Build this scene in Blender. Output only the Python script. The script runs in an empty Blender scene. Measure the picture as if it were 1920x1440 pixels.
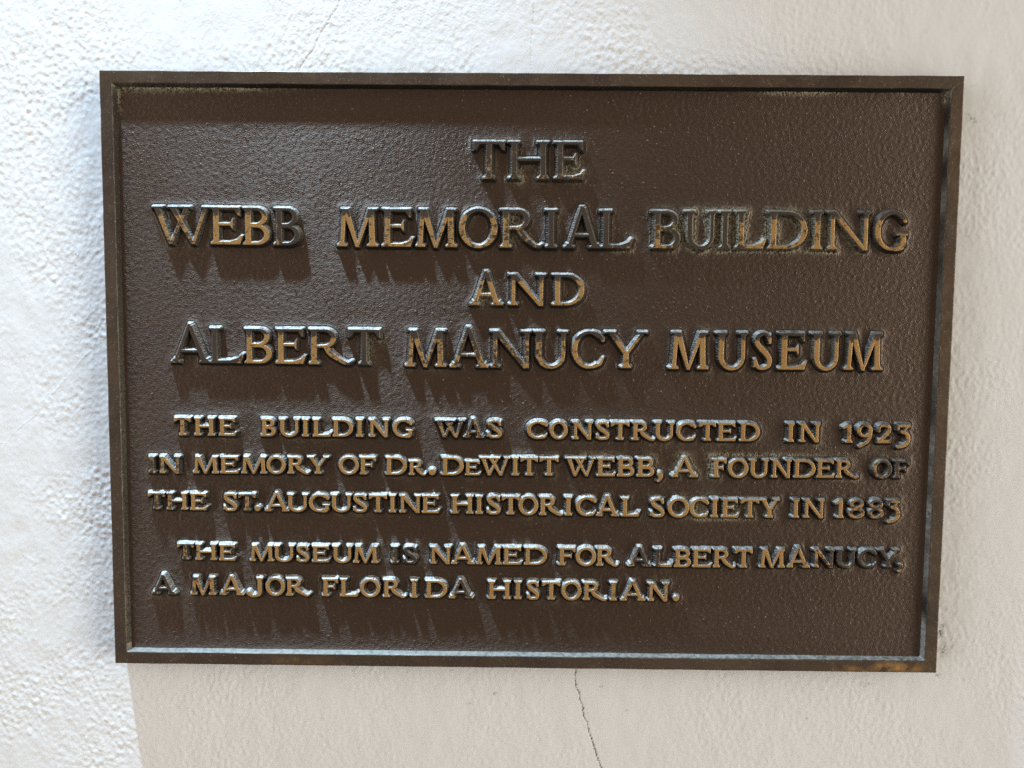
import bpy, math
import numpy as np
from mathutils import Matrix, Vector

scene = bpy.context.scene
col = scene.collection
rng = np.random.default_rng(7)

# ------------------------------------------------------------------ measures
# plaque coordinates: u to the right, v up, w out of the wall (metres); world = (u, -w, v)
S = 0.000375                       # one pixel of the photograph on the plaque
T = 0.0150                         # front of the plaque's frame above the wall
PLATE = T - 12.5 * S               # recessed field
LH = 11.3 * S                       # relief of the letters
HALF_W, HALF_H = 0.300, 0.2121     # plaque half size
RIM = 23.0 * S                     # width of the frame's flat face
WALL_W = 0.0

# ------------------------------------------------------------------ camera
CAM = np.array([-0.00720738, 0.03330016, 0.54638167 + T])
ROT = np.array([[0.99993482, 0.00891016, -0.0071392],
                [-0.00937666, 0.99762628, -0.06821933],
                [0.00651441, 0.06828183, 0.9976448]])
FPX = 1442.0


def world(u, v, w):
    return Vector((u, -w, v))


cam_data = bpy.data.cameras.new("camera")
cam = bpy.data.objects.new("camera", cam_data)
col.objects.link(cam)
m = Matrix.Identity(4)
for k in range(3):
    a = ROT[k]
    m[0][k], m[1][k], m[2][k] = a[0], -a[2], a[1]
m[0][3], m[1][3], m[2][3] = CAM[0], -CAM[2], CAM[1]
cam.matrix_world = m
cam_data.sensor_width = 36.0
cam_data.lens = FPX / 1920.0 * 36.0
cam_data.clip_start = 0.01
cam_data.clip_end = 50.0
scene.camera = cam


def unproject(px, py, w=PLATE):
    """the point of the plane w that the photograph shows at this pixel (used to measure the plaque)"""
    d = ((px - 960.0) / FPX) * ROT[0] + ((720.0 - py) / FPX) * ROT[1] - ROT[2]
    t = (w - CAM[2]) / d[2]
    return CAM[0] + t * d[0], CAM[1] + t * d[1]


# ------------------------------------------------------------------ surroundings light
wd = bpy.data.worlds.new("World")
scene.world = wd
wd.use_nodes = True
nt = wd.node_tree
nt.nodes.clear()
wo = nt.nodes.new("ShaderNodeOutputWorld")
bg = nt.nodes.new("ShaderNodeBackground")
tc = nt.nodes.new("ShaderNodeTexCoord")


def wdot(x, y, z):
    n = nt.nodes.new("ShaderNodeVectorMath")
    n.operation = 'DOT_PRODUCT'
    n.inputs[1].default_value = (x, y, z)
    nt.links.new(tc.outputs['Generated'], n.inputs[0])
    return n.outputs['Value']


def wrange(v, a, b):
    n = nt.nodes.new("ShaderNodeMapRange")
    n.interpolation_type = 'SMOOTHSTEP'
    n.inputs['From Min'].default_value = a
    n.inputs['From Max'].default_value = b
    nt.links.new(v, n.inputs['Value'])
    return n.outputs[0]


def wmix(f, a, b):
    n = nt.nodes.new("ShaderNodeMix")
    n.data_type = 'RGBA'
    nt.links.new(f, n.inputs[0])
    for sk, x in ((n.inputs[6], a), (n.inputs[7], b)):
        if isinstance(x, tuple):
            sk.default_value = (*x, 1)
        else:
            nt.links.new(x, sk)
    return n.outputs[2]


# ambient shaped for the lighting: dim front, top and bottom, bright sides, warmest right
sides = wmix(wrange(wdot(0.98, 0.0, 0.1), -0.8, 0.8), (2.78, 2.93, 3.10), (7.50, 7.38, 6.80))
sides = wmix(wrange(wdot(0, 0, 1), -0.75, 0.10), (0.42, 0.37, 0.33), sides)
sides = wmix(wrange(wdot(0, 0, 1), 0.20, 0.65), sides, (0.55, 0.52, 0.49))
sides = wmix(wrange(wdot(0, -1, 0), 0.10, 0.36), (0.16, 0.13, 0.10), sides)
sky = wmix(wrange(wdot(0, -1, 0), 0.36, 0.74), sides, (0.15, 0.115, 0.085))
nt.links.new(sky, bg.inputs[0])
bg.inputs[1].default_value = 1.38
wd.cycles.sampling_method = 'MANUAL'
wd.cycles.sample_map_resolution = 512
nt.links.new(bg.outputs[0], wo.inputs[0])

# ------------------------------------------------------------------ the lamp up the wall
LAMP = np.array([-0.46, 1.20, PLATE + 0.172])
AIM = np.array([-0.17, -0.12, 0.0])
ld = bpy.data.lights.new("wall_lamp", 'SPOT')
ld.energy = 160.0
ld.color = (0.50, 0.74, 1.0)
ld.shadow_soft_size = 0.024
ld.spot_size = math.radians(45)
ld.spot_blend = 1.0
ld.use_nodes = True                  # set to fade with distance, not its square, for evener light downwards
em = ld.node_tree.nodes["Emission"]
fo = ld.node_tree.nodes.new("ShaderNodeLightFalloff")
fo.inputs['Strength'].default_value = 1.0
ld.node_tree.links.new(fo.outputs['Linear'], em.inputs['Strength'])
lamp = bpy.data.objects.new("wall_lamp", ld)
col.objects.link(lamp)
lamp.location = world(*LAMP)
lamp.rotation_euler = (world(*AIM) - world(*LAMP)).to_track_quat('-Z', 'Y').to_euler()

scene.view_settings.view_transform = 'Standard'
scene.view_settings.look = 'None'
scene.view_settings.exposure = 0.0
scene.view_settings.gamma = 1.0
scene.view_settings.use_curve_mapping = False
scene.render.engine = 'CYCLES'
scene.cycles.use_denoising = False
scene.cycles.max_bounces = 6
scene.cycles.sample_clamp_direct = 8.0
scene.cycles.sample_clamp_indirect = 3.0


# ------------------------------------------------------------------ helpers
def gray_noise(shape, wave, spread=0.45, aniso=(1.0, 1.0), seed=0):
    """band-limited noise, wave length in cells, standard deviation 1, periodic"""
    r = np.random.default_rng(seed)
    f = np.fft.rfft2(r.standard_normal(shape))
    fy = np.fft.fftfreq(shape[0])[:, None] * aniso[1]
    fx = np.fft.rfftfreq(shape[1])[None, :] * aniso[0]
    k = np.hypot(fx, fy) * wave + 1e-9
    g = np.exp(-(np.log(k) ** 2) / (2 * spread ** 2))
    n = np.fft.irfft2(f * g, s=shape)
    return n / (n.std() + 1e-12)


def low_noise(shape, wave, seed=0):
    r = np.random.default_rng(seed)
    f = np.fft.rfft2(r.standard_normal(shape))
    fy = np.fft.fftfreq(shape[0])[:, None]
    fx = np.fft.rfftfreq(shape[1])[None, :]
    n = np.fft.irfft2(f * np.exp(-((fx ** 2 + fy ** 2) * wave ** 2) * 2), s=shape)
    n -= n.mean()
    return n / (n.std() + 1e-12)


def grid_mesh(name, U, V, Wd, keep=None, attrs=None, mat=None):
    """one mesh from a height field on a grid of u (columns) and v (rows)"""
    ny, nx = Wd.shape
    if keep is None:
        keep = np.ones((ny - 1, nx - 1), bool)
    idx = np.arange(ny * nx).reshape(ny, nx)
    q = np.stack([idx[:-1, :-1][keep], idx[:-1, 1:][keep], idx[1:, 1:][keep], idx[1:, :-1][keep]], 1)
    used = np.unique(q)
    remap = np.full(ny * nx, -1)
    remap[used] = np.arange(len(used))
    q = remap[q]
    UU, VV = np.broadcast_to(U, Wd.shape), np.broadcast_to(V, Wd.shape)
    co = np.stack([UU.ravel()[used], -Wd.ravel()[used], VV.ravel()[used]], 1)
    me = bpy.data.meshes.new(name)
    me.vertices.add(len(co))
    me.vertices.foreach_set("co", co.astype(np.float32).ravel())
    me.loops.add(len(q) * 4)
    me.loops.foreach_set("vertex_index", q.astype(np.int32).ravel())
    me.polygons.add(len(q))
    me.polygons.foreach_set("loop_start", np.arange(0, len(q) * 4, 4, dtype=np.int32))
    me.polygons.foreach_set("use_smooth", np.ones(len(q), bool))
    me.update(calc_edges=True)
    for an, arr in (attrs or {}).items():
        at = me.attributes.new(an, 'FLOAT', 'POINT')
        at.data.foreach_set("value", arr.ravel()[used].astype(np.float32))
    ob = bpy.data.objects.new(name, me)
    col.objects.link(ob)
    if mat:
        me.materials.append(mat)
    return ob


class Nodes:
    def __init__(self, name):
        self.mat = bpy.data.materials.new(name)
        self.mat.use_nodes = True
        self.t = self.mat.node_tree
        self.b = self.t.nodes["Principled BSDF"]
        self.pos = self.t.nodes.new("ShaderNodeNewGeometry").outputs['Position']

    def link(self, a, b):
        self.t.links.new(a, b)

    def attr(self, n):
        a = self.t.nodes.new("ShaderNodeAttribute")
        a.attribute_name = n
        return a.outputs['Fac']

    def noise(self, scale, detail=4, rough=0.55, stretch=None):
        n = self.t.nodes.new("ShaderNodeTexNoise")
        n.inputs['Scale'].default_value = scale
        n.inputs['Detail'].default_value = detail
        n.inputs['Roughness'].default_value = rough
        src = self.pos
        if stretch:
            mp = self.t.nodes.new("ShaderNodeMapping")
            mp.inputs['Scale'].default_value = stretch
            self.link(src, mp.inputs['Vector'])
            src = mp.outputs[0]
        self.link(src, n.inputs['Vector'])
        return n.outputs['Fac']

    def rng(self, v, a, b, lo=0.0, hi=1.0):
        n = self.t.nodes.new("ShaderNodeMapRange")
        n.inputs['From Min'].default_value = a
        n.inputs['From Max'].default_value = b
        n.inputs['To Min'].default_value = lo
        n.inputs['To Max'].default_value = hi
        self.link(v, n.inputs['Value'])
        return n.outputs[0]

    def math(self, op, a, b):
        n = self.t.nodes.new("ShaderNodeMath")
        n.operation = op
        for i, x in enumerate((a, b)):
            if isinstance(x, (int, float)):
                n.inputs[i].default_value = x
            else:
                self.link(x, n.inputs[i])
        return n.outputs[0]

    def mix(self, f, a, b):
        n = self.t.nodes.new("ShaderNodeMix")
        n.data_type = 'RGBA'
        if isinstance(f, (int, float)):
            n.inputs[0].default_value = f
        else:
            self.link(f, n.inputs[0])
        for s, x in ((n.inputs[6], a), (n.inputs[7], b)):
            if isinstance(x, tuple):
                s.default_value = (*x, 1)
            else:
                self.link(x, s)
        return n.outputs[2]

    def bump(self, h, dist, strength=1.0, under=None):
        n = self.t.nodes.new("ShaderNodeBump")
        n.inputs['Distance'].default_value = dist
        n.inputs['Strength'].default_value = strength
        self.link(h, n.inputs['Height'])
        if under is not None:
            self.link(under, n.inputs['Normal'])
        return n.outputs[0]

    def set(self, **kw):
        for k, v in kw.items():
            s = self.b.inputs[k.replace('_', ' ')]
            if isinstance(v, (int, float)):
                s.default_value = v
            elif isinstance(v, tuple):
                s.default_value = (*v, 1)
            else:
                self.link(v, s)


# ------------------------------------------------------------------ materials
def make_wall_material():
    n = Nodes("painted_stucco")
    c = n.mix(n.rng(n.noise(9, 5), 0.35, 0.7), (0.80, 0.79, 0.772), (0.785, 0.768, 0.742))
    c = n.mix(n.math('MULTIPLY', n.rng(n.noise(160, 3), 0.60, 0.74), 0.18), c, (0.60, 0.50, 0.38))
    c = n.mix(n.attr("stain"), c, (0.10, 0.085, 0.065))
    h = n.noise(900, 4, 0.6)
    n.set(Base_Color=c, Roughness=0.8, Normal=n.bump(h, 0.00012, 0.4))
    n.b.inputs['Specular IOR Level'].default_value = 0.12
    return n.mat


def make_plate_material():
    n = Nodes("brown_cast_field")
    c = n.mix(n.rng(n.noise(14, 5), 0.35, 0.68), (0.016, 0.0082, 0.0047), (0.022, 0.0112, 0.0066))
    c = n.mix(n.math('MULTIPLY', n.rng(n.noise(1500, 2), 0.66, 0.80), 0.35), c, (0.24, 0.19, 0.14))
    sp = n.math('MULTIPLY', n.attr("crust"), n.rng(n.noise(620, 4, 0.65), 0.44, 0.53))
    crust = n.mix(n.noise(420, 3), (0.20, 0.17, 0.095), (0.36, 0.34, 0.25))
    c = n.mix(sp, c, crust)
    c = n.mix(n.attr("grime_shade"), c, (0.009, 0.008, 0.006))
    r = n.mix(sp, (0.54, 0.54, 0.54), (0.85, 0.85, 0.85))
    b1 = n.bump(n.noise(1.0, 3, 0.6, (650, 1000, 1350)), 0.00025, 0.7)
    n.set(Base_Color=c, Roughness=r, Normal=b1)
    n.b.inputs['Specular IOR Level'].default_value = 0.5
    n.b.inputs['IOR'].default_value = 2.15
    n.b.inputs['Anisotropic'].default_value = 0.75
    tg = n.t.nodes.new('ShaderNodeCombineXYZ')
    tg.inputs[2].default_value = 1.0
    n.link(tg.outputs[0], n.b.inputs['Tangent'])
    n.b.inputs['Specular Tint'].default_value = (1.0, 0.76, 0.60, 1)
    return n.mat


def make_letter_material():
    n = Nodes("worn_bronze_letters")
    worn = n.attr("worn")
    top = n.attr("top")
    patch = n.noise(300, 5, 0.65)
    streak = n.noise(1.0, 3, 0.6, (260, 260, 2600))
    lim = n.math('ADD', n.math('MULTIPLY', patch, 0.75), n.math('MULTIPLY', streak, 0.35))
    g = n.rng(n.math('SUBTRACT', n.math('ADD', worn, 0.06), lim), -0.02, 0.035)
    g = n.math('MULTIPLY', g, top)
    specks = n.rng(n.noise(1500, 3, 0.6), 0.60, 0.68)
    g = n.math('MULTIPLY', g, n.math('SUBTRACT', 1.0, n.math('MULTIPLY', specks, 0.8)))
    gold = n.mix(n.noise(90, 3), (0.42, 0.225, 0.068), (0.52, 0.31, 0.118))
    patina = n.mix(n.noise(120, 4), (0.058, 0.041, 0.029), (0.100, 0.073, 0.052))
    side = (0.048, 0.042, 0.036)
    c = n.mix(top, side, patina)
    c = n.mix(g, c, gold)
    crust = n.math('MULTIPLY', n.attr("crust"), n.math('SUBTRACT', 1.0, top))
    crust = n.math('MULTIPLY', crust, n.rng(n.noise(620, 4, 0.65), 0.40, 0.56))
    c = n.mix(crust, c, (0.30, 0.28, 0.20))
    lamp_glare = n.math('MULTIPLY', n.math('MULTIPLY', n.attr("glare_mask"), n.math('SUBTRACT', 1.0, top)), n.rng(n.noise(330, 4, 0.6), 0.34, 0.56, 0.25, 0.95))
    c = n.mix(lamp_glare, c, (0.45, 0.425, 0.375))  # pale lamp glare painted on the letter walls
    r = n.mix(top, (0.55, 0.55, 0.55), (0.32, 0.32, 0.32))
    metal = n.mix(top, (1.0, 1.0, 1.0), (0.45, 0.45, 0.45))
    b1 = n.bump(n.noise(1.0, 3, 0.6, (500, 500, 3600)), 0.00010, 0.35)
    b2 = n.bump(n.noise(1400, 3, 0.6), 0.00018, 0.5, b1)
    metal = n.mix(lamp_glare, metal, (0.1, 0.1, 0.1))
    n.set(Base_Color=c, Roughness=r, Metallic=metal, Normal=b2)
    return n.mat


def make_frame_material():
    n = Nodes("dark_bronze_frame")
    c = n.mix(n.rng(n.noise(11, 5, 0.6), 0.34, 0.66), (0.082, 0.054, 0.037), (0.112, 0.073, 0.042))
    c = n.mix(n.rng(n.noise(26, 5, 0.65), 0.48, 0.70, 0, 0.8), c, (0.056, 0.038, 0.029))
    c = n.mix(n.rng(n.noise(75, 5, 0.7), 0.56, 0.74, 0, 0.55), c, (0.17, 0.115, 0.060))
    c = n.mix(n.math('MULTIPLY', n.attr("rubbed"), n.rng(n.noise(120, 4), 0.36, 0.62)), c, (0.50, 0.26, 0.075))
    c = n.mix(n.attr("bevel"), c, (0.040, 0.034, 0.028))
    chalk_glare = n.math('MULTIPLY', n.attr('glare_mask'), n.rng(n.noise(300, 5, 0.65), 0.32, 0.62, 0.35, 0.95))  # chalky wear and painted lamp glare on the lower and right bevels
    c = n.mix(n.math('MULTIPLY', n.rng(n.noise(1100, 2), 0.655, 0.72), 0.6), c, (0.40, 0.36, 0.30))
    sp = n.math('MULTIPLY', n.attr("crust"), n.rng(n.noise(620, 4, 0.65), 0.40, 0.56))
    c = n.mix(sp, c, (0.30, 0.27, 0.19))
    c = n.mix(chalk_glare, c, (0.235, 0.215, 0.18))
    r = n.math('ADD', n.rng(n.noise(60, 4), 0.3, 0.7, 0.30, 0.44), n.math('MULTIPLY', n.attr('bevel'), 0.15))
    b1 = n.bump(n.noise(1.0, 3, 0.6, (900, 900, 140)), 0.00008, 0.4)
    b2 = n.bump(n.noise(1000, 3, 0.6), 0.00012, 0.35, b1)
    n.set(Base_Color=c, Roughness=r, Metallic=n.math('MULTIPLY', n.rng(n.attr('bevel'), 0, 1, 0.45, 0.92), n.math('SUBTRACT', 1.0, chalk_glare)), Normal=b2)
    return n.mat


M_WALL = make_wall_material()
M_PLATE = make_plate_material()
M_LETTER = make_letter_material()
M_FRAME = make_frame_material()


# ------------------------------------------------------------------ the wall
def seg_dist(U, V, p, q):
    d = np.array(q) - np.array(p)
    t = np.clip(((U - p[0]) * d[0] + (V - p[1]) * d[1]) / (d @ d + 1e-18), 0, 1)
    return np.hypot(U - p[0] - t * d[0], V - p[1] - t * d[1])


def build_wall():
    st = 1.45 * S
    fu = np.arange(-0.425, 0.405, st)
    fv = np.arange(-0.345, 0.330, st)

    def extend(f, lo, hi, n=46):
        a = f[0] - (np.linspace(0, 1, n + 1)[1:] ** 2.2) * (f[0] - lo)
        b = f[-1] + (np.linspace(0, 1, n + 1)[1:] ** 2.2) * (hi - f[-1])
        return np.concatenate([a[::-1], f, b])
    us, vs = extend(fu, -1.9, 1.9), extend(fv, -1.5, 1.3)
    sh = (1200, 1440)
    blob = gray_noise(sh, 14, 0.42, (0.85, 1.05), 3)
    blob = np.where(blob > 0, blob, blob * 0.75)
    fine = gray_noise(sh, 5.5, 0.4, (0.8, 1.1), 4)
    wide = gray_noise(sh, 60, 0.5, (0.8, 1.2), 5)
    pits = np.clip(gray_noise(sh, 11, 0.3, seed=6) - 2.0, 0, 3)
    brush = gray_noise(sh, 5.0, 0.5, (0.10, 1.0), 8)
    amp = 1 + 0.45 * low_noise(sh, 90, 9)
    iu = np.mod(np.round((us + 0.45) / st).astype(int), sh[1])
    iv = np.mod(np.round((vs + 0.36) / st).astype(int), sh[0])
    U, V = us[None, :], vs[:, None]

    def look(a):
        return a[np.ix_(iv, iu)]

    def spot(px, py, rx, ry):
        u, v = unproject(px, py, WALL_W)
        return np.exp(-((U - u) / (rx * S)) ** 2 - ((V - v) / (ry * S)) ** 2)
    brushed = np.clip(spot(700, 20, 420, 75) + 0.5 * spot(150, 40, 200, 50), 0, 1)
    rough = np.clip(1 + 0.35 * spot(1330, 60, 260, 130) - 0.35 * spot(1000, 1380, 700, 120) - 0.3 * spot(1900, 150, 130, 200), 0.4, 1.6)
    h = (0.92 * look(blob) * (1 - 0.45 * brushed) + 0.20 * look(fine)) * np.clip(look(amp), 0.35, 1.8) * rough
    h = h + 1.1 * look(wide) + 0.50 * look(brush) * brushed - 0.35 * look(pits)
    stain = np.zeros(h.shape)
    cracks = [
        ([(640, -10), (632, 14), (620, 30), (612, 46), (603, 58), (594, 76), (588, 92), (574, 108), (562, 128), (556, 150)], 1.4, 4.5, 0.2),
        ([(1079, 1240), (1080, 1256), (1078, 1272), (1080, 1288), (1086, 1300), (1087, 1312), (1092, 1322), (1093, 1336), (1096, 1348),
          (1101, 1354), (1104, 1372), (1109, 1386), (1114, 1402), (1119, 1418), (1128, 1442), (1140, 1480)], 1.25, 9.0, 0.85),
        ([(198, 602), (186, 622), (172, 655), (150, 676), (138, 692), (112, 722), (94, 742), (66, 778), (30, 806), (4, 838), (-40, 880)], 1.1, -1.5, 0.0),
        ([(1001, -10), (1000, 30), (997, 62), (995, 100), (996, 130)], 1.0, 2.8, 0.12),
        ([(872, 1244), (871, 1300), (872, 1368), (868, 1425), (869, 1450)], 1.0, -0.7, 0.0),
        ([(1100, 1330), (1103, 1342), (1104, 1352)], 0.9, 1.5, 0.25),
    ]
    for pts, wd_, dep, dark in cracks:
        P = [unproject(x, y, WALL_W) for x, y in pts]
        lo, hi = np.min(P, 0) - 8 * S, np.max(P, 0) + 8 * S
        ii = np.where((us > lo[0]) & (us < hi[0]))[0]
        jj = np.where((vs > lo[1]) & (vs < hi[1]))[0]
        sl = (slice(jj[0], jj[-1] + 1), slice(ii[0], ii[-1] + 1))
        Ul, Vl = us[sl[1]][None, :], vs[sl[0]][:, None]
        wob = look(fine)[sl] * 0.7 * S
        d = np.full((sl[0].stop - sl[0].start, sl[1].stop - sl[1].start), 1e9)
        for a, b in zip(P[:-1], P[1:]):
            d = np.minimum(d, seg_dist(Ul + wob, Vl, a, b))
        g = np.exp(-(d / (wd_ * S)) ** 2)
        h[sl] -= dep * g
        if dark:
            stain[sl] = np.maximum(stain[sl], dark * np.exp(-(d / (wd_ * 0.85 * S)) ** 2))
    for x, y, rx, ry, a in [(1764, 1186, 5, 9, 0.75), (1768, 1174, 6, 4, 0.6), (1768, 1222, 7, 9, 0.55), (1771, 1214, 4, 8, 0.4),
                            (1760, 1266, 5, 4, 0.5), (1822, 222, 9, 5, 0.35), (1829, 228, 4, 3, 0.5), (1816, 214, 5, 3, 0.3), (1785, 1212, 6, 5, 0.2),
                            (1627, 1282, 10, 3, 0.35), (1622, 1287, 4, 2, 0.3), (1128, 1288, 5, 2, 0.45), (928, 1301, 4, 3, 0.5),
                            (880, 1320, 6, 2, 0.35), (1175, 1333, 3, 2, 0.4), (1514, 1347, 3, 2, 0.5), (135, 322, 6, 5, 0.22),
                            (167, 427, 7, 5, 0.26), (143, 476, 8, 6, 0.2), (20, 178, 5, 5, 0.25), (45, 278, 10, 4, 0.18), (85, 405, 10, 5, 0.15)]:
        ragged = np.clip(1 + 0.9 * look(fine), 0, 2)
        stain = np.maximum(stain, np.clip(0.75 * a * spot(x, y, rx, ry) * ragged, 0, 1))
    edge = np.clip((np.abs(U) - 0.6) / 0.5, 0, 1)
    Wd = WALL_W - 0.0004 + h * S * 0.19 * (1 - edge)
    ob = grid_mesh("wall", us[None, :], vs[:, None], Wd, None, {"stain": stain}, M_WALL)
    ob["kind"] = "structure"
    ob["label"] = "cream painted stucco wall with fine cracks behind the bronze plaque"
    return ob


build_wall()

# ------------------------------------------------------------------ letter shapes (cap height 1, baseline 0)


def P(*pts):
    return ('poly', np.array(pts, float))


def stroke(pts, radii, n=70):
    """a line of varying thickness through the points"""
    p = np.array(pts, float)
    r = np.array(radii, float)
    t = np.linspace(0, len(p) - 1, n)
    i = np.clip(t.astype(int), 0, len(p) - 2)
    f = (t - i)[:, None]
    e = np.vstack([2 * p[0] - p[1], p, 2 * p[-1] - p[-2]])
    a, b, c, d = e[i], e[i + 1], e[i + 2], e[i + 3]
    q = 0.5 * (2 * b + (c - a) * f + (2 * a - 5 * b + 4 * c - d) * f ** 2 + (3 * b - a - 3 * c + d) * f ** 3)
    rr = np.interp(t, np.arange(len(p)), r)
    return ('stroke', np.column_stack([q, rr]))


def arc(cx, cy, rx, ry, a0, a1, s, t, n=64, power=1.6):
    a = np.radians(np.linspace(a0, a1, n))
    rr = (t + (s - t) * np.abs(np.cos(a)) ** power) / 2
    return ('stroke', np.column_stack([cx + rx * np.cos(a), cy + ry * np.sin(a), rr]))


class Font:
    def __init__(self, s, t, e, k):
        self.s, self.t, self.e, self.k = s, t, e, k

    def foot(self, x, y, sx, up=1, l=1.0, r=1.0):
        """bracketed serif under (up=1) or over (up=-1) a stem of width sx"""
        e, k = self.e, self.k
        h = sx / 2
        return P((x - h - e * l, y), (x + h + e * r, y), (x + h + e * r, y + up * k * 0.8), (x + h + e * 0.3 * r, y + up * k * 1.5),
                 (x + h, y + up * (k * 1.5 + e * 0.7)), (x - h, y + up * (k * 1.5 + e * 0.7)), (x - h - e * 0.3 * l, y + up * k * 1.5), (x - h - e * l, y + up * k * 0.8))

    def bar(self, x, y0, y1, sx):
        return P((x - sx / 2, y0), (x + sx / 2, y0), (x + sx / 2, y1), (x - sx / 2, y1))

    def rect(self, x0, y0, x1, y1):
        return P((x0, y0), (x1, y0), (x1, y1), (x0, y1))

    def diag(self, x0, y0, x1, y1, w0, w1=None):
        w1 = w0 if w1 is None else w1
        return P((x0 - w0 / 2, y0), (x0 + w0 / 2, y0), (x1 + w1 / 2, y1), (x1 - w1 / 2, y1))

    def stem(self, x, sx, top=True, bot=True):
        o = [self.bar(x, 0, 1, sx)]
        if bot:
            o.append(self.foot(x, 0, sx))
        if top:
            o.append(self.foot(x, 1, sx, -1))
        return o

    def bowl(self, x0, y0, y1, x1, s, t):
        """right half of a ring joined to a stem at x0"""
        ry = (y1 - y0) / 2 - t / 2
        rx = min(x1 - x0 - s / 2, ry * 1.05 + s * 0.2)
        cx = x1 - s / 2 - rx
        o = [arc(cx, (y0 + y1) / 2, rx, ry, -90, 90, s, t)]
        if cx > x0:
            o += [self.rect(x0, y0, cx, y0 + t), self.rect(x0, y1 - t, cx, y1)]
        return o

    def swash(self, x0, x1, t, lift):
        """bottom arm of E and L, curling up at its end"""
        return [self.rect(x0, 0, x0 + (x1 - x0) * 0.62, t * 1.05),
                P((x0 + (x1 - x0) * 0.45, 0), (x1 - (x1 - x0) * 0.12, 0), (x1, lift), (x1 - t * 0.55, lift * 1.02),
                  (x1 - (x1 - x0) * 0.20, lift * 0.62), (x0 + (x1 - x0) * 0.52, t * 1.05))]

    def glyph(self, ch, w):
        s, t, e, k = self.s, self.t, self.e, self.k
        G = []
        if ch == 'A':
            th = t * 1.25
            xl, xr = e + th / 2, w - e * 0.9 - s / 2
            ax, ay = w * 0.50, 1.10
            G += [self.diag(xl, 0, ax - th * 0.15, ay, th, th * 0.9), self.diag(xr, 0, ax, ay - 0.04, s * 1.12, s * 0.85)]
            f = 0.33
            G.append(self.rect(xl + (ax - xl) * f / ay, f - t / 2, xr + (ax - xr) * f / ay, f + t / 2))
            G += [self.foot(xl, 0, th * 1.1), self.foot(xr, 0, s * 1.15)]
        elif ch == 'B':
            x = e + s / 2
            G += self.stem(x, s)
            G += self.bowl(x, 0, 0.54, w, s, t) + self.bowl(x, 0.50, 1, w * 0.92, s * 0.95, t)
        elif ch == 'C':
            rx, ry = w * 0.53 - s / 2, 0.515 - t / 2
            G.append(arc(w * 0.53, 0.5, rx, ry, 52, 300, s, t * 1.05))
            G.append(stroke([(w * 0.66, 0.515 + ry * 0.965), (w * 0.84, 0.90), (w * 0.955, 0.765)], [t * 0.55, t * 0.7, t * 0.62], 20))
            G.append(stroke([(w * 0.66, 0.485 - ry * 0.94), (w * 0.86, 0.10), (w * 0.985, 0.29)], [t * 0.60, t * 0.50, t * 0.28], 24))
        elif ch == 'D':
            x = e + s / 2
            G += self.stem(x, s)
            G += self.bowl(x, 0, 1, w, s * 1.02, t)
        elif ch == 'E':
            x = e + s / 2
            wa = w * 0.90
            G += self.stem(x, s)
            G += [self.rect(x, 1 - t, wa, 1), P((wa - t * 0.95, 1), (wa, 1), (wa, 0.77), (wa - t * 0.45, 0.78), (wa - t * 1.6, 1 - t))]
            xm = w * 0.68
            G += [self.rect(x, 0.54 - t / 2, xm, 0.54 + t / 2), P((xm - t * 1.1, 0.54), (xm, 0.68), (xm + t * 0.05, 0.68), (xm + t * 0.05, 0.40), (xm, 0.40))]
            G += self.swash(x, w, t * 1.05, 0.24)
        elif ch == 'F':
            x = e + s / 2
            G += self.stem(x, s)
            G += [self.rect(x, 1 - t, w, 1), P((w - t * 0.95, 1), (w, 1), (w, 0.74), (w - t * 0.45, 0.75), (w - t * 1.6, 1 - t))]
            xm = w * 0.78
            G += [self.rect(x, 0.53 - t / 2, xm, 0.53 + t / 2), P((xm - t * 1.1, 0.53), (xm, 0.68), (xm + t * 0.05, 0.68), (xm + t * 0.05, 0.38), (xm, 0.38))]
        elif ch == 'G':
            rx, ry = w * 0.52 - s / 2, 0.515 - t / 2
            G.append(arc(w * 0.52, 0.5, rx, ry, 52, 305, s, t * 1.05))
            G.append(stroke([(w * 0.64, 0.515 + ry * 0.965), (w * 0.80, 0.90), (w * 0.90, 0.76)], [t * 0.55, t * 0.7, t * 0.62], 20))
            G += [self.bar(w * 0.86, 0.10, 0.43, s * 0.95), self.rect(w * 0.66, 0.43 - k * 0.9, w, 0.43)]
            G.append(stroke([(w * 0.62, 0.485 - ry), (w * 0.80, 0.05), (w * 0.88, 0.14)], [t * 0.55, t * 0.7, t * 0.6], 20))
        elif ch == 'H':
            a, b = e + s / 2, w - e - s / 2
            G += self.stem(a, s) + self.stem(b, s)
            G.append(self.rect(a, 0.52 - t / 2, b, 0.52 + t / 2))
        elif ch == 'I':
            G += self.stem(w / 2, s)
        elif ch == 'J':
            x = w - e - s / 2
            G += [self.bar(x, 0.16, 1, s), self.foot(x, 1, s, -1)]
            G.append(stroke([(x, 0.22), (x - s * 0.25, 0.04), (w * 0.36, -0.03), (w * 0.12, 0.12)], [s / 2, s * 0.42, t * 0.6, t * 0.95], 40))
        elif ch == 'L':
            x = e + s / 2
            G += self.stem(x, s)
            G += self.swash(x, w, t * 1.1, 0.26)
        elif ch == 'M':
            th = t * 1.30
            a, b = e + th / 2, w - e - s / 2
            a2, b2 = a + w * 0.055, b - w * 0.03
            G += [self.diag(a, 0, a2, 1, th), self.diag(b, 0, b2, 1, s)]
            G += [self.foot(a, 0, th), self.foot(b, 0, s)]
            vx = w * 0.49
            G += [self.diag(vx, -0.02, a2 + s * 0.25, 1, s * 0.55, s * 1.25), self.diag(vx, -0.02, b2 - s * 0.15, 1, t * 0.8, t * 1.35)]
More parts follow.
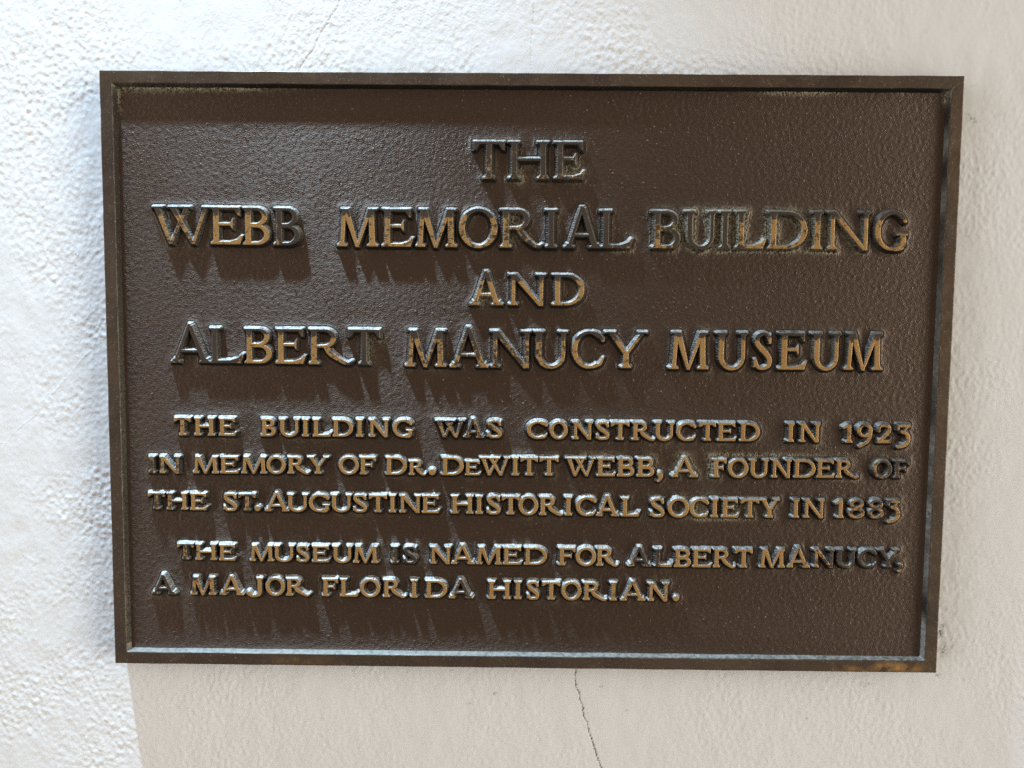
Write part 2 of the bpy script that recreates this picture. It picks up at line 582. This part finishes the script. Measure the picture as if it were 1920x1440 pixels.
            G += [P((a2 - e * 1.2, 1), (a2 + s * 0.4, 1), (a2 + s * 0.4, 1 - k * 1.6), (a2 - e * 0.3, 1 - k * 1.6), (a2 - e * 1.2, 1 - k * 0.8)),
                  P((b2 - s * 0.5, 1), (b2 + s / 2 + e * 1.1, 1), (b2 + s / 2 + e * 1.1, 1 - k * 0.8), (b2 + s / 2, 1 - k * 1.8), (b2 - s * 0.5, 1 - k * 1.8))]
        elif ch == 'N':
            th = t * 1.25
            a, b = e + th / 2 + w * 0.05, w - e * 1.1 - th / 2
            G += [self.bar(a, 0, 1, th), self.foot(a, 0, th), self.bar(b, 0, 1, th), self.foot(b, 1, th, -1, 1.2)]
            G.append(self.diag(b - s * 0.10, -0.02, a - th * 0.15 + s * 0.1, 1, s * 0.85, s * 1.25))
            G.append(P((a - th / 2 - e * 1.1, 1), (a + s * 0.5, 1), (a + s * 0.5, 1 - k * 1.5), (a - th / 2, 1 - k * 1.9), (a - th / 2 - e * 1.1, 1 - k * 0.8)))
        elif ch == 'O':
            G.append(arc(w / 2, 0.5, w / 2 - s / 2, 0.52 - t / 2, 0, 360, s, t * 1.1, 110))
        elif ch == 'R':
            x = e + s / 2
            xb = min(w * 0.74, x + 0.62)
            G += self.stem(x, s)
            G += self.bowl(x, 0.47, 1, xb, s * 0.95, t)
            G.append(stroke([(xb * 0.62, 0.50), (xb * 0.80, 0.30), (w * 0.76, 0.085), (w * 0.90, 0.03), (w * 0.985, 0.09)],
                            [s * 0.42, s * 0.50, s * 0.36, t * 0.55, t * 0.32], 50))
        elif ch == 'S':
            x0, x1 = 0.04 * w, 0.98 * w
            X = lambda f: x0 + (x1 - x0) * f
            hs = s / 2
            G.append(stroke([(X(.86), .775), (X(.72), .93), (X(.48), 1.01 - t * .5), (X(.22), .90), (X(.17), .73), (X(.38), .575), (X(.66), .435), (X(.86), .27),
                             (X(.80), .10), (X(.50), t * .5 - .01), (X(.24), .07), (X(.11), .23)],
                            [t * .55, t * .58, t * .52, hs * .82, hs * .90, hs * 1.0, hs * 1.02, hs * .92, hs * .80, t * .52, t * .58, t * .55], 100))
            G += [P((X(.80), .70), (X(.93), .70), (X(.93), .96), (X(.80), .90)), P((X(.02), .05), (X(.14), .10), (X(.14), .30), (X(.02), .30))]
        elif ch == 'T':
            x = w / 2
            G += [self.bar(x, 0, 1, s), self.foot(x, 0, s)]
            G.append(self.rect(0.02 * w, 1 - t * 1.05, 0.98 * w, 1))
            G += [P((0, 1), (t * 1.0, 1), (t * 1.9, 1 - t), (t * 0.6, 0.77), (0, 0.76)), P((w, 1), (w - t * 1.0, 1), (w - t * 1.9, 1 - t), (w - t * 0.6, 0.77), (w, 0.76))]
        elif ch == 'U':
            th = t * 1.25
            a, b = e + s / 2, w - e - th / 2
            yb = 0.34
            G += [self.bar(a, yb, 1, s), self.foot(a, 1, s, -1), self.bar(b, yb, 1, th), self.foot(b, 1, th, -1)]
            c, r = (a + b) / 2, (b - a) / 2
            an = np.radians(np.linspace(180, 360, 50))
            rr = np.interp(np.linspace(0, 1, 50), [0, 0.45, 0.6, 1], [s / 2, t * 0.62, t * 0.55, th / 2])
            G.append(('stroke', np.column_stack([c + r * np.cos(an), yb + (yb + 0.02 - t / 2) * np.sin(an), rr])))
        elif ch == 'W':
            th = t * 1.15
            q = [e + s * 0.45, w * 0.34, w * 0.60, w - e - th / 2]
            v1, v2 = w * 0.315, w * 0.70
            G += [self.diag(v1, -0.01, q[0], 1, s * 0.6, s * 1.1), self.diag(v1, -0.01, q[2], 1, th * 0.8, th)]
            G += [self.diag(v2, -0.01, q[1] + s * 0.1, 1, s * 0.6, s * 1.1), self.diag(v2, -0.01, q[3], 1, th * 0.8, th)]
            G += [self.rect(0, 1 - k, q[0] + s * 0.6 + e, 1), self.rect(q[1] - s * 0.5 - e * .5, 1 - k, q[2] + th / 2 + e * .6, 1), self.rect(q[3] - th / 2 - e, 1 - k, w, 1)]
        elif ch == 'Y':
            th = t * 1.2
            x = w * 0.50
            G += [self.bar(x, 0, 0.46, s), self.foot(x, 0, s)]
            a, b = e + s * 0.5, w - e - th / 2
            G += [self.diag(x, 0.38, a, 1, s * 1.02, s * 1.1), self.diag(x + s * 0.18, 0.40, b, 1, th, th)]
            G += [self.rect(0, 1 - k, a + s / 2 + e, 1), self.rect(b - th / 2 - e, 1 - k, w, 1)]
        elif ch == '1':
            x = w * 0.60
            G += [self.bar(x, 0, 1, s), self.foot(x, 0, s), P((x, 1), (x - s * .5, 1.0), (0, 0.84), (0, 0.74), (x, 0.80))]
        elif ch == '2':
            G.append(stroke([(w * .14, .66), (w * .20, .87), (w * .48, .975 - t * .3), (w * .78, .86), (w * .82, .66), (w * .62, .42), (w * .34, .22), (w * .20, .09)],
                            [t * .75, t * .62, t * .58, s * .45, s * .5, s * .44, s * .36, t * .7], 70))
            G += [self.rect(w * .08, 0, w * .95, t * 1.5), P((w * .82, t), (w * .95, .28), (w, .28), (w * .97, 0), (w * .80, 0))]
        elif ch == '3':
            G += [self.rect(w * .10, 1 - t * 1.25, w * .95, 1), P((w * .10, 1), (w * .24, 1), (w * .20, .70), (w * .08, .68)),
                  P((w * .72, 1 - t), (w * .97, 1), (w * .58, .60), (w * .38, .54))]
            G.append(stroke([(w * .42, .60), (w * .68, .53), (w * .84, .32), (w * .80, .06), (w * .52, -.13), (w * .16, -.20)],
                            [t * .7, s * .42, s * .52, s * .50, t * .75, t * .62], 60))
        elif ch == '8':
            G.append(arc(w / 2, 0.765, w * 0.43 - s * .42, 0.25 - t / 2, 0, 360, s * .85, t * 1.05, 80))
            G.append(arc(w / 2, 0.27, w * 0.5 - s * .46, 0.285 - t / 2, 0, 360, s * .95, t * 1.05, 90))
        elif ch == '9':
            G.append(arc(w * .5, 0.655, w * .48 - s / 2, 0.35 - t / 2, 0, 360, s, t * 1.1, 90))
            G.append(stroke([(w * .97 - s / 2, .66), (w * .93 - s / 2, .30), (w * .62, .02), (w * .20, -.19)], [s / 2, s * .46, s * .36, t * .62], 50))
        elif ch == '.':
            G.append(('stroke', np.array([[w / 2, w * .48, w / 2], [w / 2 + .02, w * .5, w * .46]])))
        elif ch == ',':
            G.append(stroke([(w * .50, .13), (w * .62, .02), (w * .46, -.16), (w * .22, -.25)], [w * .44, w * .38, w * .20, w * .14], 26))
        return G


FONTS = {'big': Font(.142, .078, .072, .050), 'mid': Font(.160, .088, .078, .058), 'small': Font(.205, .118, .082, .078)}


def sd_poly(P_, X, Y):
    n = len(P_)
    d2 = np.full(X.shape, 1e18)
    ins = np.zeros(X.shape, bool)
    for i in range(n):
        x0, y0 = P_[i]
        x1, y1 = P_[(i + 1) % n]
        ex, ey = x1 - x0, y1 - y0
        L = ex * ex + ey * ey
        if L < 1e-16:
            continue
        dx, dy = X - x0, Y - y0
        tt = np.clip((dx * ex + dy * ey) / L, 0, 1)
        d2 = np.minimum(d2, (dx - tt * ex) ** 2 + (dy - tt * ey) ** 2)
        if y0 != y1:
            c = (y0 <= Y) != (y1 <= Y)
            ins ^= c & (X < x0 + (Y - y0) * ex / ey)
    d = np.sqrt(d2)
    return np.where(ins, d, -d)


def sd_stroke(q, X, Y):
    best = np.full(X.shape, -1e9)
    for x, y, r in q:
        best = np.maximum(best, r - np.sqrt((X - x) ** 2 + (Y - y) ** 2))
    return best


def smin(a, b, k):
    h = np.clip(0.5 + 0.5 * (b - a) / k, 0, 1)
    return b + (a - b) * h - k * h * (1 - h)


# ------------------------------------------------------------------ the inscription, measured on the photograph
# per line: font, baseline points, cap line points, words with the left and right edge of each letter
LINES = [
    ('big', [(890, 335), (1097, 336)], [(890, 264), (1097, 265.5)], [
        ("THE", [(888, 945), (954, 1028), (1040, 1097)])]),
    ('big', [(285, 455.8), (640, 461.7), (1130, 465.5), (1440, 466), (1700, 469)], [(285, 386), (640, 390.5), (1018, 392.5), (1250, 395), (1700, 397.5)], [
        ("WEBB", [(285, 394), (395, 455), (455, 505), (513, 562)]),
        ("MEMORIAL", [(632.5, 708), (716, 775), (779, 856), (861, 932), (938, 1018), (1018, 1048), (1058, 1126), (1126, 1187)]),
        ("BUILDING", [(1222, 1275), (1283, 1343), (1344, 1374), (1379, 1436), (1440, 1513), (1516, 1548), (1548, 1632), (1640, 1702)])]),
    ('mid', [(882, 572), (1095, 573)], [(882, 513), (1095, 514.5)], [
        ("AND", [(882, 941), (951, 1023), (1036, 1095)])]),
    ('big', [(320, 680), (520, 682), (700, 684.8), (840, 689), (1200, 690.5), (1300, 692.5), (1655, 694)],
     [(320, 613), (500, 616), (700, 617.5), (800, 619), (1200, 622.5), (1655, 625.6)], [
        ("ALBERT", [(320, 393), (393, 457), (458, 509), (517, 573), (579, 661), (653, 712)]),
        ("MANUCY", [(760, 836), (844, 914), (916, 996), (1000, 1064), (1072, 1132), (1134, 1213)]),
        ("MUSEUM", [(1255, 1328), (1342, 1401), (1411, 1448), (1460, 1513), (1521, 1576), (1583, 1655)])]),
    ('small', [(325, 816.6), (520, 818.6), (770, 820), (930, 821.5), (1180, 825.5), (1424, 828), (1707, 832)],
     [(325, 783), (560, 786), (940, 788.5), (1026, 791), (1424, 793.5), (1707, 796.5)], [
        ("THE", [(326, 357), (364, 401.5), (410, 443)]),
        ("BUILDING", [(489, 516), (523, 561), (563.5, 581), (586, 622), (623.5, 661.5), (666, 682), (690, 729), (736.5, 774)]),
        ("WAS", [(816, 871), (869, 906), (912, 941.5)]),
        ("CONSTRUCTED", [(988, 1026), (1030.5, 1064), (1072, 1111), (1116.5, 1143), (1146, 1179.5), (1185, 1228), (1227, 1264), (1268, 1304), (1311, 1342), (1345, 1381.5), (1387, 1424.5)]),
        ("IN", [(1473, 1492), (1497, 1538)]),
        ("1923", [(1580, 1600), (1606, 1636.5), (1643, 1672), (1680, 1707.5)])]),
    ('small', [(275, 887.5), (600, 889), (760, 891), (1040, 892.5), (1226, 894.5), (1400, 896), (1704, 897)],
     [(275, 856), (700, 857), (1046, 858.5), (1226, 860), (1530, 863), (1704, 864)], [
        ("IN", [(275, 293), (297, 337)]),
        ("MEMORY", [(361.5, 409), (412.5, 449), (452, 499.5), (499.5, 535), (539, 580), (576, 616)]),
        ("OF", [(635, 672.5), (674, 704)]),
        ("Dr.", [(723, 762.5), (766.5, 798), (804, 816)]),
        ("DeWITT", [(828, 869), (872, 902), (899, 956), (957, 975), (976, 1008), (1012, 1046.5)]),
        ("WEBB,", [(1060, 1117), (1119, 1155), (1157, 1189), (1194, 1226.5), (1232, 1243)]),
        ("A", [(1260, 1307)]),
        ("FOUNDER", [(1336, 1361.5), (1365, 1403), (1405, 1441), (1445, 1484), (1488, 1529), (1531, 1566), (1567, 1610)]),
        ("OF", [(1636, 1672.5), (1676, 1704.5)])]),
    ('small', [(277, 955), (440, 958.5), (720, 961), (1000, 966), (1240, 970), (1700, 972.5)],
     [(277, 924.5), (445, 926), (720, 928.5), (990, 931), (1240, 935), (1460, 937), (1690, 938.5)], [
        ("THE", [(277, 308), (312, 351), (356, 389)]),
        ("ST.", [(417.5, 445), (447, 478.5), (477, 487.5)]),
        ("AUGUSTINE", [(497, 541), (538, 577), (579, 618), (620, 659), (660.5, 688.5), (692, 725), (727, 744), (747, 789), (791, 825)]),
        ("HISTORICAL", [(846, 887), (889, 907.5), (911, 939), (941, 973.5), (972, 1009), (1011, 1056), (1056, 1075), (1080, 1117), (1118, 1160), (1165, 1200)]),
        ("SOCIETY", [(1218, 1246.5), (1252, 1292), (1293, 1328), (1331, 1349), (1353, 1386), (1389, 1423), (1424, 1461)]),
        ("IN", [(1483, 1501), (1505, 1546)]),
        ("1883", [(1565, 1583.5), (1591, 1621), (1628, 1657), (1662, 1688)])]),
    ('small', [(331, 1049.5), (443, 1052), (700, 1056.5), (1020, 1060), (1270, 1064), (1400, 1065), (1690, 1064.5)],
     [(331, 1019.5), (470, 1023), (740, 1025), (1020, 1027), (1270, 1030), (1690, 1031.5)], [
        ("THE", [(332, 362), (366, 405.5), (410.5, 443)]),
        ("MUSEUM", [(468.5, 512.5), (513, 551), (554.5, 579.5), (585, 619), (623, 660), (662, 708.5)]),
        ("IS", [(731, 748.5), (755, 782)]),
        ("NAMED", [(805, 845.5), (846, 889), (893, 940.5), (943, 980), (983, 1025)]),
        ("FOR", [(1047, 1078), (1079.5, 1117.5), (1118, 1159)]),
        ("ALBERT", [(1178, 1220), (1227, 1262), (1264, 1295.5), (1298, 1335.5), (1337, 1379), (1378, 1410.5)]),
        ("MANUCY,", [(1424, 1472), (1476, 1518), (1523, 1565), (1568, 1605), (1609, 1643), (1645, 1686), (1684, 1694)])]),
    ('small', [(283, 1115), (580, 1118), (880, 1123), (1253, 1128)], [(283, 1081), (580, 1085), (880, 1090), (1253, 1094)], [
        ("A", [(284, 328)]),
        ("MAJOR", [(357, 404), (412, 456), (462, 493), (498, 534), (536, 581)]),
        ("FLORIDA", [(604, 633), (637.5, 673), (675, 712.5), (718, 761), (766.5, 786), (797.5, 838), (842, 886)]),
        ("HISTORIAN.", [(915, 957), (962, 980), (987, 1011), (1017, 1050), (1052.5, 1090), (1093, 1138), (1141, 1159), (1164, 1209), (1213, 1254), (1262, 1273)])]),
]

# how far the bronze is rubbed bright, by place on the plaque (photograph pixels: x, y, rx, ry, change)
WEAR_BASE = {'big': 0.55, 'mid': 0.58, 'small': 0.66}
WEAR = [(350, 420, 60, 40, -.05), (425, 420, 40, 45, .12), (485, 425, 20, 45, .10), (545, 420, 22, 60, -.40), (660, 430, 40, 30, .12), (1090, 430, 100, 60, -.30),
        (1320, 425, 60, 60, -.36), (1245, 440, 25, 40, .02), (1490, 440, 90, 40, .02), (1600, 440, 45, 45, .10), (990, 300, 120, 50, -.18),
        (350, 640, 70, 50, -.25), (425, 640, 35, 60, -.35), (500, 650, 70, 40, .14), (690, 650, 40, 60, -.45), (940, 650, 130, 50, -.10), (1100, 660, 70, 50, .06),
        (1290, 660, 45, 45, .28), (1480, 665, 60, 40, .28), (1620, 665, 45, 45, .14), (1375, 665, 40, 40, .02), (340, 800, 18, 30, -.12), (870, 805, 80, 25, -.22),
        (1660, 815, 70, 30, -.14), (283, 875, 22, 25, -.25), (330, 875, 10, 25, -.15), (295, 940, 40, 25, -.22), (465, 945, 16, 25, -.22), (1670, 880, 60, 30, -.24),
        (1600, 885, 25, 25, -.12), (1640, 955, 60, 30, -.20), (350, 1035, 25, 25, -.22), (760, 1040, 35, 25, -.42), (1215, 1045, 45, 25, -.35), (1620, 1050, 95, 25, -.38),
        (310, 1100, 40, 30, -.40), (870, 1105, 30, 30, -.25), (1180, 1110, 110, 30, -.10), (390, 1100, 40, 25, -.12), (1450, 880, 90, 30, .10), (620, 880, 200, 30, .12),
        (620, 1040, 120, 25, .12), (640, 945, 120, 30, .10)]
# pale mineral crust (x, y, rx, ry, strength)
CRUST = [(1290, 435, 60, 45, .8), (1335, 430, 55, 42, 1.), (1385, 430, 45, 40, 1.), (1450, 435, 60, 42, .8), (1540, 440, 55, 45, .7), (1600, 455, 45, 25, .4),
         (1075, 320, 22, 22, 1.), (985, 328, 45, 16, .6), (966, 412, 13, 16, 1.2), (965, 448, 16, 12, .8), (908, 560, 18, 16, 1.2), (910, 540, 9, 14, .8), (1075, 550, 25, 22, .5),
         (1330, 872, 26, 24, 1.1), (1270, 866, 20, 26, .8), (1395, 880, 16, 16, .5), (1400, 852, 60, 5, 1.), (1500, 852, 60, 4, .6), (1305, 955, 24, 22, 1.), (1375, 955, 26, 20, .8),
         (1350, 974, 55, 5, .9), (1440, 955, 40, 20, .4), (235, 170, 24, 14, 2.6), (300, 166, 60, 11, 2.0), (400, 166, 110, 8, 1.5), (232, 195, 9, 26, 1.4), (1772, 182, 8, 12, 2.0),
         (1500, 176, 70, 7, 1.5), (1690, 178, 12, 6, .6), (1535, 655, 40, 30, .5), (350, 420, 40, 45, .25), (470, 410, 60, 40, .25), (700, 655, 30, 45, .45),
         (1240, 850, 30, 30, .5), (1120, 850, 60, 12, .35), (1290, 850, 40, 12, .5), (1400, 468, 90, 5, .8), (1545, 474, 60, 4, .7), (1180, 470, 30, 4, .7),
         (1540, 280, 30, 25, .2), (1550, 325, 30, 18, .2), (1600, 1190, 60, 25, .22), (1660, 1180, 50, 20, .18), (1520, 845, 60, 10, .35), (1590, 902, 40, 3, .9)]


def field(spots, U, V, w):
    out = np.zeros(np.broadcast(U, V).shape)
    for x, y, rx, ry, a in spots:
        u, v = unproject(x, y, w)
        out = out + a * np.exp(-((U - u) / (rx * S)) ** 2 - ((V - v) / (ry * S)) ** 2)
    return out


# ------------------------------------------------------------------ the plaque
plaque = bpy.data.objects.new("plaque", None)
plaque.location = world(0, 0, 0)
plaque.empty_display_size = 0.1
plaque["label"] = "rectangular brown bronze plaque with raised worn gold lettering, fixed to the cream stucco wall"
plaque["category"] = "plaque"
col.objects.link(plaque)

IN_W, IN_H = HALF_W - RIM, HALF_H - RIM          # opening at the front face
BEV = 5.5 * S                                   # the bevel's run
i0, i1 = int(math.floor(-(IN_W - 1.0 * S) / S)), int(math.ceil((IN_W - 1.0 * S) / S))
j0, j1 = int(math.floor(-(IN_H - 1.0 * S) / S)), int(math.ceil((IN_H - 1.0 * S) / S))
gu, gv = np.arange(i0, i1 + 1) * S, np.arange(j0, j1 + 1) * S
near = np.full((len(gv), len(gu)), -60.0)        # inside distance to the nearest letter, pixels

jit = gray_noise((420, 420), 7.0, 0.5, seed=21)
DRAFT = 6.0
n_letters = 0
for font_key, bl, cl, words in LINES:
    font = FONTS[font_key]
    lw = PLATE + LH
    bx, by = zip(*bl)
    cx_, cy_ = zip(*cl)
    for text, spans in words:
        uw, vw = unproject(spans[0][0], np.interp(spans[0][0], bx, by), lw)
        word = bpy.data.objects.new("word", None)
        word.empty_display_size = 0.01
        word.location = world(uw, vw, PLATE)
        word.parent = plaque
        col.objects.link(word)
        for ch, (x0, x1) in zip(text, spans):
            xm = (x0 + x1) / 2
            ua, va = unproject(x0, np.interp(xm, bx, by), lw)
            ub, vb = unproject(x1, np.interp(xm, bx, by), lw)
            _, vt = unproject(xm, np.interp(xm, cx_, cy_), lw)
            base = (va + vb) / 2
            H = vt - base
            if ch in 're':
                H *= 0.80
            w = (ub - ua) / H
            prims = font.glyph(ch.upper(), w)
            mg = 15
            a0, a1 = int(math.floor(ua / S)) - mg, int(math.ceil(ub / S)) + mg
            b0, b1 = int(math.floor((base - 0.22 * H) / S)) - mg, int(math.ceil((base + 1.14 * H) / S)) + mg
            n_letters += 1
            oy, ox = (n_letters * 37) % 120, (n_letters * 53) % 120

            def sdf(U, V, step):
                """inside distance to the outline of the face in pixels, a little wavy as cast"""
                X, Y = (U - ua) / H, (V - base) / H
                D = np.full(U.shape, -1e9)
                for kind, data in prims:
                    D = np.maximum(D, sd_poly(data, X, Y) if kind == 'poly' else sd_stroke(data, X, Y))
                return D * H / S
            U, V = np.meshgrid(np.arange(a0, a1 + 1) * S, np.arange(b0, b1 + 1) * S)
            Dn = sdf(U, V, 1)
            fs = 0.68
            mf = 8
            U, V = np.meshgrid(np.arange((a0 + mf) * S, (a1 - mf) * S, fs * S), np.arange((b0 + mf) * S, (b1 - mf) * S, fs * S))
            Y = (V - base) / H
            D = sdf(U, V, fs)
            nz = jit[oy:oy + U.shape[0], ox:ox + U.shape[1]]
            D = D + 0.14 * nz * np.clip(1.2 - np.abs(D + 2) / 6, 0, 1)
            lin = 1 + (D - 0.3) / DRAFT
            z = smin(lin, np.ones_like(lin), 0.08)
            z = -smin(-z, np.zeros_like(z), 0.16)
            zc = z * LH + 0.06 * S * nz * (z > 0.1)
            keepv = z > 0.01
            keep = keepv[:-1, :-1] | keepv[:-1, 1:] | keepv[1:, :-1] | keepv[1:, 1:]
            ja, jb = max(b0, j0), min(b1, j1)
            ia, ib = max(a0, i0), min(a1, i1)
            sl = near[ja - j0:jb - j0 + 1, ia - i0:ib - i0 + 1]
            np.maximum(sl, Dn[ja - b0:jb - b0 + 1, ia - a0:ib - a0 + 1], out=sl)
            worn = WEAR_BASE[font_key] + field(WEAR, U, V, lw)
            if font_key != 'small':  # upper letter parts kept duller: a grey reflection painted into the wear
                worn -= 0.28 * np.clip((Y - 0.72) / 0.2, 0, 1)
            else:
                worn -= 0.10 * np.clip((Y - 0.8) / 0.2, 0, 1)
            top = np.clip((D + 0.1) / 0.8, 0, 1)
            gy = -np.gradient(zc, axis=0) / (fs * S)
            gx = np.gradient(zc, axis=1) / (fs * S)
            glare_mask = np.clip((gy + 0.30 * np.clip(gx, 0, 3)) / np.sqrt(1 + gy ** 2 + gx ** 2) * 1.25 - 0.15, 0, 1) * (1 - 0.45 * np.clip((xm - 1150) / 350, 0, 1))  # mask for glare painted on lampward walls, weaker to the right
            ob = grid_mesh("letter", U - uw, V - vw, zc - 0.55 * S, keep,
                           {"top": top, "worn": worn, "glare_mask": glare_mask, "crust": np.clip(field(CRUST, U, V, PLATE), 0, 1)}, M_LETTER)
            ob.parent = word

# ------------------------------------------------------------------ the recessed field of the plaque
U, V = gu[None, :], gv[:, None]
sh = (len(gv), len(gu))
grain = gray_noise(sh, 3.4, 0.36, (0.68, 1.05), seed=31)
grain = np.sign(grain) * np.abs(grain) ** 1.1
coarse = gray_noise(sh, 16, 0.5, seed=32)
pimple = np.clip(gray_noise(sh, 7, 0.3, seed=33) - 2.0, 0, 2)
amp = np.clip(1 + 0.14 * low_noise(sh, 60, 34), 0.5, 1.6)
dist = -near - DRAFT                                              # distance out from the foot of a letter
edge = np.minimum((IN_W - BEV) - np.abs(U), (IN_H - BEV) - np.abs(V)) / S
fil = 1.6 * np.exp(-np.clip(dist, 0, None) / 4.5) + 1.4 * np.exp(-np.clip(edge, 0, None) / 5)
hgt = 0.24 * grain * amp + 0.10 * coarse + 1.0 * pimple + fil
hgt = np.where(dist < 0, np.minimum(hgt, 1.0), hgt)
crust = np.clip(field(CRUST, U, V, PLATE), 0, 1) * np.exp(-np.clip(np.minimum(dist, edge) - 1, 0, None) / 5)
hgt = hgt + 0.5 * crust * (1 + gray_noise(sh, 6, 0.4, seed=36))
grime_shade = 1.0 * np.exp(-np.clip(dist, 0, None) / 5.0) + 0.7 * np.exp(-np.clip(edge, 0, None) / 4)  # dirt and painted shade round the letters, also along the frame
grime_shade = np.clip(grime_shade * (0.8 + 0.5 * low_noise(sh, 20, 37)), 0, 0.8) * (1 - crust)
crust = np.clip(crust + 0.35 * np.exp(-np.clip(dist, 0, None) / 5) * np.clip(low_noise(sh, 45, 38) - 0.3, 0, 1), 0, 1)
field_ob = grid_mesh("backplate", U, V, PLATE + hgt * S, None, {"crust": crust, "grime_shade": grime_shade}, M_PLATE)
field_ob.parent = plaque


# ------------------------------------------------------------------ the frame, swept round as one moulding
def rect_loop(hw, hh, r, nu, nv, nc=6):
    """points round a rectangle with rounded corners, the same number for every loop"""
    pts = []
    for cxs, cys, a0 in ((1, -1, -90), (1, 1, 0), (-1, 1, 90), (-1, -1, 180)):
        cx, cy = cxs * (hw - r), cys * (hh - r)
        for a in np.radians(np.linspace(a0, a0 + 90, nc)):
            pts.append((cx + r * math.cos(a), cy + r * math.sin(a)))
        nxt = {(1, -1): ((hw, hh - r), nv), (1, 1): ((-(hw - r), hh), nu), (-1, 1): ((-hw, -(hh - r)), nv), (-1, -1): ((hw - r, -hh), nu)}[(cxs, cys)]
        p0 = np.array(pts[-1])
        p1 = np.array(nxt[0])
        for f in np.linspace(0, 1, nxt[1] + 2)[1:-1]:
            pts.append(tuple(p0 + (p1 - p0) * f))
    return np.array(pts)


def build_frame():
    px = S
    prof = [(-0.6 * px, -0.002, 1.5), (-0.3 * px, 0.002, 1.5), (0.0, T - 2.2 * px, 1.6), (0.12 * px, T - 1.2 * px, 1.6), (0.5 * px, T - 0.4 * px, 1.5), (1.3 * px, T, 1.4)]
    for f in np.linspace(0.08, 0.92, 8):
        prof.append((RIM * f + 0.5 * px, T, 1.3))
    prof += [(RIM - 1.0 * px, T, 1.2), (RIM - 0.3 * px, T - 0.3 * px, 1.2), (RIM + 0.2 * px, T - 0.9 * px, 1.2)]
    for f in np.linspace(0.15, 1.0, 9):
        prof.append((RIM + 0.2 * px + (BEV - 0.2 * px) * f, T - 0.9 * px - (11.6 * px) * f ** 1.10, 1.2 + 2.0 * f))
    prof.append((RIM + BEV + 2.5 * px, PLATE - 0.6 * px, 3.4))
    nu, nv = 560, 400
    co, face, rub, cr, glare_rows = [], [], [], [], []
    wob = gray_noise((64, 4096), 60, 0.5, (1.0, 12.0), seed=41)
    fine = gray_noise((64, 4096), 7, 0.4, seed=42)
    for k, (inset, w, r) in enumerate(prof):
        L = rect_loop(HALF_W - inset, HALF_H - inset, r * px, nu, nv)
        n = len(L)
        wv = 0.20 * wob[k % 4, :n] * px
        bev = inset > RIM - 0.1 * px
        jit_ = (0.35 * fine[k % 64, :n] if bev else 0.05 * fine[k % 64, :n]) * px
        off = (wv + jit_ * 0.6)
        nrm_ = L / np.maximum(np.abs(L[:, :1] / HALF_W), np.abs(L[:, 1:] / HALF_H))
        d = np.zeros_like(L)
        hor = np.abs(L[:, 0]) / HALF_W > np.abs(L[:, 1]) / HALF_H
        d[hor, 0] = np.sign(L[hor, 0])
        d[~hor, 1] = np.sign(L[~hor, 1])
        L = L + d * off[:, None] * 0.8
        co.append(np.column_stack([L[:, 0], -(w + jit_ * (1.0 if w > 0.004 else 0)), L[:, 1]]))
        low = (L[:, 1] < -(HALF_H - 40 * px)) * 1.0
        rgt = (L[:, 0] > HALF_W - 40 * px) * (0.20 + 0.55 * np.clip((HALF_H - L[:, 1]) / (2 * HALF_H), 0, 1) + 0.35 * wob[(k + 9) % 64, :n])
        glare_rows.append(np.clip(np.maximum(low, rgt), 0, 1) * (1.0 if inset > RIM + 0.8 * px else 0.0))  # bottom and right bevels take the painted glare and chalk
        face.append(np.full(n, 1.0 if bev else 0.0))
        rub.append(np.clip(field([(1680, 1252, 45, 9, 1.2), (1600, 1255, 40, 6, .5), (1790, 820, 6, 60, .35), (560, 1238, 60, 8, .2)], L[:, 0], L[:, 1], T), 0, 1))
        leftin = np.exp(-((L[:, 0] + IN_W - BEV * .6) / (6 * px)) ** 2)
        c_ = field([(235, 160, 30, 12, 1.), (330, 158, 90, 8, .7), (232, 800, 12, 260, .3), (238, 1150, 14, 90, .5), (1774, 178, 8, 16, 1.6),
                    (1765, 700, 12, 400, .18)], L[:, 0], L[:, 1], T - 5 * px)
        cr.append(np.clip(0.6 * c_, 0, 1) * (1.0 if bev else 0.0))
    n = len(co[0])
    m_ = len(co)
    verts = np.concatenate(co)
    idx = np.arange(m_ * n).reshape(m_, n)
    nx = np.roll(idx, -1, 1)
    q = np.stack([idx[:-1], nx[:-1], nx[1:], idx[1:]], -1).reshape(-1, 4)
    me = bpy.data.meshes.new("frame")
    me.from_pydata(verts.tolist(), [], q.tolist())
    me.polygons.foreach_set("use_smooth", np.ones(len(q), bool))
    for an, arr in (("bevel", face), ("rubbed", rub), ("crust", cr), ("glare_mask", glare_rows)):
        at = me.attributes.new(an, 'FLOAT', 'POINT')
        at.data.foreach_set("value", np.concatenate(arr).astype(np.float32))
    me.update()
    ob = bpy.data.objects.new("frame", me)
    me.materials.append(M_FRAME)
    col.objects.link(ob)
    ob.parent = plaque
    return ob


build_frame()
